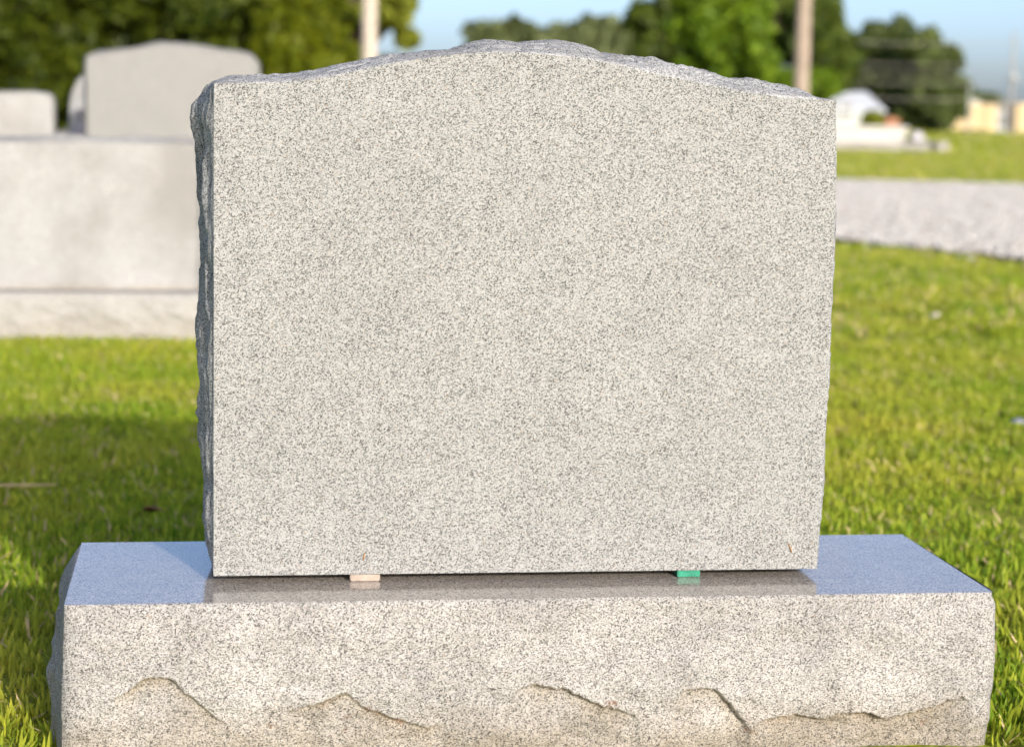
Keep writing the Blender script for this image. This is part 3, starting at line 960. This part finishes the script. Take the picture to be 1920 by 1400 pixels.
# ------------------------------------------------------------------ buildings
M['white_wall'] = simple('white_siding', (.43, .455, .44), .7, .06, 2)
M['metal_roof'] = simple('white_metal_roof', (.50, .53, .58), .45, .05, 2, spec=.5)
M['yellow_wall'] = simple('yellow_stucco', (.47, .375, .225), .85, .06, 1.5)
M['dark_band'] = simple('dark_band', (.05, .045, .05), .7, .1, 3)
M['grey_panel'] = simple('grey_panel', (.32, .34, .36), .5, .1, 2)
M['pane'] = simple('window_glass', (.08, .10, .12), .15, .1, 2, spec=.6)
M['shingle'] = simple('grey_roof', (.20, .19, .18), .85, .15, 3)


def prism(name, pts, y0, y1, mat, parent, off):
    """polygon in x, z extruded along y"""
    n = len(pts); off = np.array(off)
    V = [(x, y0, z) for x, z in pts] + [(x, y1, z) for x, z in pts]
    F = [tuple(range(n)), tuple(range(2 * n - 1, n - 1, -1))] + [(i, i + n, (i + 1) % n + n, (i + 1) % n) for i in range(n)]
    me = mesh_obj(name, np.array(V) - off, F, mat, parent)
    import bmesh
    bm = bmesh.new(); bm.from_mesh(me.data); bmesh.ops.recalc_face_normals(bm, faces=bm.faces); bm.to_mesh(me.data); bm.free()
    return me


def white_house():
    Y = 100.0
    x1 = at(1660, 210, Y).x; zr = at(1640, 172, Y).z; ze = at(1655, 207, Y).z
    x0 = x1 - 5.0
    o = ((x0 + x1) / 2, Y + 2, 0)
    r = empty('white_shed', o)
    tag(r, 'small white shed with bright metal roof, half hidden behind the blank headstone', 'shed')
    box('wall', (0, 0, -.1), (x1 - x0 - .3, 3.6, ze + .12), M['white_wall'], r)
    # roof: ridge runs along x, hipped at the right end
    V = [(x0 - .1, Y, ze), (x1 + .05, Y, ze), (x1 + .05, Y + 4, ze), (x0 - .1, Y + 4, ze), (x0 - .1, Y + 2, zr), (x1 - .35, Y + 2, zr)]
    V2 = [(x, y, z - .1) for x, y, z in V[:4]]
    mesh_obj('roof', np.array(V + V2) - np.array(o), [(0, 1, 5, 4), (1, 2, 5), (2, 3, 4, 5), (3, 0, 4), (0, 6, 7, 1), (1, 7, 8, 2), (2, 8, 9, 3), (3, 9, 6, 0), (6, 9, 8, 7)], M['metal_roof'], r)
    for px in (1588, 1560):
        w = empty
        wx = at(px, 220, Y).x - o[0]
        d = box('window', (wx, -1.83, .75), (.7, .08, .75), M['grey_panel'], r)
        box('pane', (wx, -1.86, .81), (.58, .06, .63), M['pane'], d)
    # bush against its front
    return r


white_house()


def yellow_building():
    Y = 112.0
    X = lambda px: at(px, 225, Y).x
    Zt = at(1830, 195, Y).z
    o = (X(1850), Y + 4, 0)
    r = empty('yellow_building', o)
    tag(r, 'long low yellow building with grey window bay at the right border', 'building')
    xa, xb, xc, xd, xe = X(1772), X(1848), X(1869), X(1909), X(1985)
    zb = at(1810, 243, Y).z
    # left wing: wall with a clipped top-left corner over a dark band
    prism('wall', [(xa, zb), (xb, zb), (xb, Zt), (xa + .75, Zt), (xa, Zt - .75)], Y + .12, Y + 7.8, M['yellow_wall'], r, o)
    box('plinth', ((xa + xb) / 2 + .05 - o[0], 4.1 - 4, -.1), (xb - xa - .1, 7.6, zb + .096), M['dark_band'], r)
    box('wall', ((xb + xc) / 2 - o[0], -4 + 2.2, -.1), (xc - xb, 4.4, Zt + .08), M['yellow_wall'], r)
    bay = box('window_bay', ((xc + xd) / 2 - o[0], -4 + 3.2, -.1), (xd - xc, 4.0, Zt - .18), M['grey_panel'], r)
    k = 5
    for i in range(k):
        w = (xd - xc) / k
        box('pane', (xc + w * (i + .5) - o[0], -4 + 1.19, .42), (w * .62, .06, Zt - 1.0), M['pane'], bay)
    prism('bay_roof', [(xc + .003, Zt - .22), (xd - .003, Zt - .22), (xd - .35, Zt + .12), (xc + .35, Zt + .12)], Y + .95, Y + 6, M['shingle'], r, o)
    box('wall', ((xd + xe) / 2 - o[0], -4 + 3.0, -.1), (xe - xd, 5.4, Zt + .16), M['yellow_wall'], r)
    # parapet coping with small caps
    cp = box('coping', ((xa + .75 + xb) / 2 - o[0], .3, Zt + .003), (xb - xa - .75, 7.0, .07), M['white_wall'], r)
    for i in range(6):
        x = xa + .9 + (xb - xa - 1.0) * i / 5
        box('vent_cap', (x - o[0], -2.9, Zt + .076), (.14, .14, .16), M['white_wall'], r, .02)


yellow_building()

# ------------------------------------------------------------------ poles and wires
M['pole_pale'] = simple('weathered_pole_pale', (.44, .385, .33), .85, .14, 5, .004, 30)
M['pole_brown'] = simple('weathered_pole_brown', (.29, .235, .19), .85, .18, 5, .004, 30)
M['wire'] = simple('wire', (.30, .28, .26), .6, .1, 3)
M['insulator'] = simple('insulator', (.35, .37, .38), .3, .1, 3, spec=.5)


def utility_pole(bx, by, tx, h, r0, r1, mat, label, arms=True):
    r = empty('utility_pole', (bx, by, 0))
    tag(r, label, 'utility pole', 'utility poles')
    tube('shaft', [((tx) * t, 0, -.3 + (h + .3) * t) for t in np.linspace(0, 1, 9)], [r0 + (r1 - r0) * t for t in np.linspace(0, 1, 9)], mat, r, 18)
    if arms:
        c = box('crossarm', (tx, -r1 - .055, h - .9), (2.4, .1, .12), mat, r, .01)
        for x in (-1.05, -.5, .5, 1.05):
            tube('insulator', [(tx + x, -r1 - .055, h - .78), (tx + x, -r1 - .055, h - .74), (tx + x, -r1 - .055, h - .66), (tx + x, -r1 - .055, h - .62)], [.03, .06, .05, .02], M['insulator'], c, 10)
    return r


b1, t1 = at(692, 118, 38), at(692, 0, 38)
utility_pole(b1.x, 38, 0.0, 8.5, .155, .125, M['pole_pale'], 'pale weathered utility pole rising behind the left shoulder of the blank headstone')
b2, t2 = at(1502, 170, 38), at(1508, 0, 38)
sl = (t2.x - b2.x) / (t2.z - b2.z)
utility_pole(b2.x - sl * b2.z, 38, sl * 8.5, 8.5, .155, .125, M['pole_brown'], 'brown weathered utility pole rising behind the right shoulder of the blank headstone')
YW = 90.0
pb = at(1897, 180, YW)
zw = [at(1700, y, YW).z for y in (77, 116, 133, 152, 181)]
dp = utility_pole(pb.x, YW, 0, zw[0] + .5, .07, .05, M['wire'], 'thin distant pole with wires above the yellow building', False)
tube('insulator', [(0, -.1, zw[2] - .35), (0, -.1, zw[2] - .2), (0, -.1, zw[2] - .05)], [.12, .24, .12], M['insulator'], dp, 12)
xl = at(1480, 150, YW).x
ordn = ['topmost', 'second from the top', 'middle', 'second from the bottom', 'lowest']
for z, nm in zip(zw, ordn):
    P = []
    x2 = at(2150, 150, YW).x
    for t in np.linspace(0, 1, 15):
        xx = xl + (x2 - xl) * t
        P.append((xx, YW + .08, z - .12 * math.sin(math.pi * min(1, max(0, (xx - xl) / (pb.x - xl)))) ))
    w = tube('overhead_wire', P, .014, M['wire'], None, 6)
    tag(w, 'thin grey horizontal wire before the right-hand trees, %s of five' % nm, 'wire', 'wires at the right')
ep = utility_pole(xl, YW, 0, zw[0] + .4, .07, .05, M['wire'], 'thin distant pole hidden behind the brown utility pole', False)
c = at(1818, 175, 105)
tg = tube('post', [(0, 0, -.2), (0, 0, c.z + .5)], [.05, .045], M['grey_panel'])
tg.location = (c.x, 105, 0)
tag(tg, 'slim grey post at the left end of the yellow building', 'post')

# ------------------------------------------------------------------ trees
M['bark'] = simple('bark', (.10, .075, .055), .95, .3, 6, .02, 12)
M['cedar'] = leaf_mat('evergreen_leaf', (.018, .034, .002), (.095, .118, .004), .2, 1.1)
M['cedar_b'] = leaf_mat('evergreen_leaf_bright', (.07, .095, .003), (.17, .195, .005), .25, 1.6)
M['maple'] = leaf_mat('yellow_green_leaf', (.14, .17, .014), (.30, .33, .04), .4, 1.0)
M['far_green'] = leaf_mat('far_leaf', (.09, .115, .045), (.17, .20, .075), .3, .5)  # paler, greyer leaves: distance haze put into the colour
M['bright_green'] = leaf_mat('bright_leaf', (.07, .13, .006), (.19, .29, .012), .35, .8)
M['dark_green'] = leaf_mat('dark_leaf', (.04, .065, .008), (.11, .15, .018), .25, .6)
M['right_green'] = leaf_mat('right_leaf', (.055, .08, .022), (.13, .165, .045), .25, .5)
M['brown_twig'] = leaf_mat('brown_leaf', (.13, .09, .06), (.22, .16, .11), .3, .8)


def leaf_quads(C, nrm_bias, size, r, aspect=1.9):
    """leaf-shaped rhombs at centres C with normals scattered about nrm_bias"""
    n = len(C)
    N = nrm_bias + r.normal(0, .75, (n, 3)); N /= np.linalg.norm(N, axis=1)[:, None] + 1e-9
    A = np.cross(N, r.normal(size=(n, 3))); A /= np.linalg.norm(A, axis=1)[:, None] + 1e-9
    B = np.cross(N, A)
    s = (size * r.uniform(.6, 1.4, n))[:, None]
    V = np.stack([C + A * s * aspect / 2, C + B * s / 2 + A * s * .1, C - A * s * aspect / 2, C - B * s / 2 + A * s * .1], 1)
    return V.reshape(-1, 3), np.arange(4 * n).reshape(-1, 4)


def broad_tree(name, x, y, h, crown_c, crown_r, mat, label, seed, n_clump=90, per=150, leaf=.16, clump=.5, shape=None, trunk_r=.16, group='trees behind the graves', flat=.75):
    """crown_c, crown_r: centre and radii of the crown above (x, y)"""
    r = np.random.default_rng(seed)
    root = empty(name, (x, y, 0))
    tag(root, label, 'tree', group)
    cc = np.array(crown_c, float); cr = np.array(crown_r, float)
    ctr = []
    while len(ctr) < n_clump:
        d = r.normal(size=3); d /= np.linalg.norm(d)
        p = d * r.uniform(.25, 1) ** .45
        q = cc + p * cr * (1 + .18 * math.sin(3.1 * d[0] + seed) * math.cos(2.7 * d[2] + seed))
        if shape is not None and not shape(q): continue
        ctr.append((q, d))
    V, Q, k = [], [], 0
    for q, d in ctr:
        n = int(per * r.uniform(.5, 1.4))
        g = r.normal(size=(n, 3)); g /= np.linalg.norm(g, axis=1)[:, None]
        g *= (r.uniform(0, 1, n) ** .4)[:, None]
        C = q + g * clump * r.uniform(.55, 1.25) * np.array([1, 1, flat])
        v, f = leaf_quads(C, g * .8 + np.array([0, 0, .5]), leaf, r)
        V.append(v); Q.append(f + k); k += len(v)
    crown = fast_mesh('crown', np.concatenate(V), np.concatenate(Q), None, mat, root)
    # trunk and limbs in one tapered mesh
    tv, tf = [], []

    def add(path, radii, n=7):
        b = len(tv)
        for i, p in enumerate(path):
            for a in range(n):
                t = 2 * math.pi * a / n
                tv.append((p[0] + math.cos(t) * radii[i], p[1] + math.sin(t) * radii[i], p[2]))
        for i in range(len(path) - 1):
            for a in range(n):
                tf.append((b + i * n + a, b + i * n + (a + 1) % n, b + (i + 1) * n + (a + 1) % n, b + (i + 1) * n + a))
    fork = np.array([cc[0] * .3, cc[1] * .3, max(.5, cc[2] - cr[2] * .75)])
    add([(0, 0, -.2), (cc[0] * .05, 0, fork[2] * .3), tuple(fork)], [trunk_r * 1.25, trunk_r, trunk_r * .8], 9)
    for q, d in ctr[::max(1, len(ctr) // 22)]:
        mid = fork * .5 + q * .5 + np.array([0, 0, .1 * cr[2]]) + r.normal(0, .08, 3) * cr
        add([tuple(fork - [0, 0, .1]), tuple(mid), tuple(q)], [trunk_r * .45, trunk_r * .25, trunk_r * .07], 5)
    mesh_obj('trunk', tv, tf, M['bark'], root, True)
    return root


def evergreen(name, x, y, h, rad, mat, label, seed, tiers=26, leaf=.066, zmin=.05):
    """full conical evergreen clothed to the ground with drooping fan sprays"""
    r = np.random.default_rng(seed)
    root = empty(name, (x, y, 0))
    tag(root, label, 'tree', 'evergreens behind the left headstones')
    V, Q, k = [], [], 0
    tv, tf = [], []
    for ti in range(tiers):
        z = zmin + (h - zmin) * (ti / tiers) ** 1.05
        rr = rad * (1 - (z / h)) ** .6 * r.uniform(.85, 1.1) * min(1, .72 + z * .25)
        nb = max(6, int(15 * rr / rad))
        a0 = r.uniform(0, 6.28)
        for b in range(nb):
            a = a0 + 2 * math.pi * b / nb + r.normal(0, .18)
            L = rr * r.uniform(.68, 1.12)
            dirv = np.array([math.cos(a), math.sin(a), 0]); side = np.array([-dirv[1], dirv[0], 0])
            n = int(200 * L / rad) + 40
            t = r.uniform(.12, 1, n) ** .75
            up = r.uniform(.15, .5)
            C = dirv * (L * t)[:, None] + side * (r.normal(0, .20, n) * (1.15 - t) * L * .9)[:, None]
            C[:, 2] = z + L * t * up - L * .34 * t ** 2 + r.normal(0, .055, n)
            C[:, 2] = np.maximum(C[:, 2], .02)
            v, f = leaf_quads(C, dirv * .5 + np.array([0, 0, .7]), leaf, r, 3.2)
            V.append(v); Q.append(f + k); k += len(v)
            q = len(tv)
            for (s, w) in ((0, .02), (.9, .006)):
                p = dirv * L * s
                zz = z + L * s * up - L * .34 * s * s
                tv += [(p[0] - side[0] * w, p[1] - side[1] * w, zz), (p[0] + side[0] * w, p[1] + side[1] * w, zz), (p[0], p[1], zz + w)]
            tf += [(q, q + 1, q + 4, q + 3), (q + 1, q + 2, q + 5, q + 4), (q + 2, q, q + 3, q + 5)]
    fast_mesh('crown', np.concatenate(V), np.concatenate(Q), None, mat, root)
    b = len(tv); n = 9
    for i, (z, w) in enumerate(((-.2, .16), (h * .5, .09), (h * .96, .02))):
        for a in range(n):
            t = 2 * math.pi * a / n
            tv.append((math.cos(t) * w, math.sin(t) * w, z))
    for i in range(2):
        for a in range(n):
            tf.append((b + i * n + a, b + i * n + (a + 1) % n, b + (i + 1) * n + (a + 1) % n, b + (i + 1) * n + a))
    mesh_obj('trunk', tv, tf, M['bark'], root, True)
    return root


evergreen('evergreen_tree', gx(-60, 29), 29, 4.6, 1.9, M['cedar'], 'dark evergreen at the left border behind the square-topped headstone', 101)
evergreen('evergreen_tree', gx(190, 30.5), 30.5, 4.9, 1.9, M['cedar'], 'dark evergreen directly behind the arched headstone', 102)
evergreen('evergreen_tree', gx(420, 29), 29, 4.7, 1.8, M['cedar'], 'dark evergreen between the arched headstone and the bright evergreen', 103)
evergreen('evergreen_tree', gx(562, 28), 28, 4.3, .95, M['cedar_b'], 'bright yellow-green evergreen left of the pale utility pole', 104)
evergreen('evergreen_tree', gx(60, 33), 33, 5.3, 2.0, M['cedar'], 'rear dark evergreen filling the gap at the far left', 105)
evergreen('evergreen_tree', gx(310, 33.5), 33.5, 5.3, 2.0, M['cedar'], 'rear dark evergreen seen above the right half of the arched headstone', 106)

x0 = gx(665, 43)
broad_tree('yellow_green_tree', x0, 43, 8, (.1, 0, 4.0), (1.45, 1.4, 2.9), M['maple'], 'yellow-green leafy tree behind the pale utility pole', 111, 110, 170, .13, .36)

# far pair in the middle
Y = 130
broad_tree('far_tree', gx(955, Y), Y, 7, (0, 0, 3.5), (3.1, 3.0, 2.9), M['far_green'], 'far rounded tree left of centre above the arch of the blank headstone', 121, 90, 130, .35, .9)
broad_tree('far_tree', gx(1070, Y + 6), Y + 6, 7, (0, 0, 3.2), (2.6, 2.6, 2.6), M['far_green'], 'far low tree between the two rounded ones above the blank headstone', 122, 80, 130, .35, .9)
broad_tree('far_tree', gx(1140, Y + 14), Y + 14, 8, (0, 0, 3.9), (3.6, 3.0, 3.2), M['far_green'], 'far rounded tree right of centre, left of the bright green tree', 123, 90, 130, .36, .95)

broad_tree('dark_tree', gx(1270, 76), 76, 8, (0, 0, 2.9), (1.7, 1.8, 2.9), M['dark_green'], 'dark tree behind the left side of the bright green tree', 131, 90, 150, .22, .55)
broad_tree('dark_tree', gx(1450, 78), 78, 9, (0, 0, 3.2), (2.2, 2.0, 3.3), M['dark_green'], 'dark tree behind the brown utility pole', 132, 100, 150, .22, .6)
broad_tree('dark_tree', gx(1535, 74), 74, 7, (0, 0, 2.9), (1.15, 1.3, 2.1), M['dark_green'], 'dark tree right of the brown utility pole', 133, 80, 150, .21, .42, shape=lambda q: q[2] > 1.85)
broad_tree('bright_tree', gx(1340, 58), 58, 6, (0, 0, 2.6), (1.25, 1.3, 2.5), M['bright_green'], 'bright green pointed tree left of the brown utility pole', 134, 100, 160, .16, .42)
broad_tree('bright_bush', gx(1455, 56), 56, 3, (0, 0, 1.1), (.75, .8, 1.3), M['bright_green'], 'bright green bush at the foot of the brown utility pole', 135, 60, 150, .15, .36)
broad_tree('bright_bush', gx(1536, 62), 62, 2, (0, 0, 1.75), (.55, .6, .45), M['bright_green'], 'yellow-green small tree right of the foot of the brown utility pole', 136, 50, 140, .15, .25, trunk_r=.05)

broad_tree('round_tree', gx(1655, 112), 112, 7, (0, 0, 3.2), (2.2, 2.3, 2.7), M['right_green'], 'dark tree behind the white shed and the wires', 141, 95, 150, .3, .7)
broad_tree('round_tree', gx(1745, 108), 108, 6, (0, 0, 2.5), (1.75, 1.9, 2.5), M['right_green'], 'dark rounded tree left of the yellow building', 142, 95, 150, .29, .65)
broad_tree('brown_tree', gx(1700, 118), 118, 7, (0, 0, 4.6), (.7, .7, 1.1), M['brown_twig'], 'brownish thin treetop above the two dark right-hand trees', 143, 30, 90, .25, .45)
broad_tree('small_tree', gx(1838, 124), 124, 3.5, (0, 0, 1.5), (1.0, 1.0, 1.0), M['right_green'], 'small dark tree above the left end of the yellow building', 144, 40, 120, .26, .45)
broad_tree('green_bush', gx(1634, 96), 96, 1.2, (0, 0, .55), (.35, .35, .45), M['maple'], 'pale green bush against the white shed', 145, 30, 110, .16, .25)

# ------------------------------------------------------------------ litter in the grass
P = [tuple(at(px, py, 1.9)) for px, py in ((-60, 966), (-10, 958), (30, 950), (70, 962), (110, 985))]
P = [(p[0], 1.9, max(.03, p[2])) for p in P]
tag(tube('straw', P, [.002, .003, .003, .0025, .001], M['dry'], None, 6), 'curved dry straw lying on the shaded grass at the left border', 'straw')
for (px, py, ln, lab) in ((1752, 592, .07, 'pale dry leaf lying on the sunny lawn near the drive'), (1908, 792, .05, 'bluish pebble-like leaf on the lawn at the right border'), (290, 960, .05, 'brown dry leaf in the shaded grass left of the stone')):
    d = _f * F_PX + R_ * (px - 960) - U_ * (py - 700)
    t = (.045 - CAM[2]) / d[2]
    c = CAM + d * t
    V = [(-ln / 2, 0, 0), (-ln / 5, -ln * .28, .006), (ln / 4, -ln * .25, .003), (ln / 2, 0, .008), (ln / 4, ln * .25, .012), (-ln / 5, ln * .28, .004), (0, 0, .012)]
    lf = mesh_obj('fallen_leaf', V, [(0, 1, 6), (1, 2, 6), (2, 3, 6), (3, 4, 6), (4, 5, 6), (5, 0, 6)], simple('litter', (.5, .45, .38) if px == 1752 else (.22, .12, .06) if px == 290 else (.16, .18, .20), .8, .2, 30), None, True)
    lf.location = c; lf.rotation_euler = (.3, .1, px * .01)
    so = lf.modifiers.new('thickness', 'SOLIDIFY'); so.thickness = .001
    tag(lf, lab.replace('bluish pebble-like', 'pale'), 'leaf')
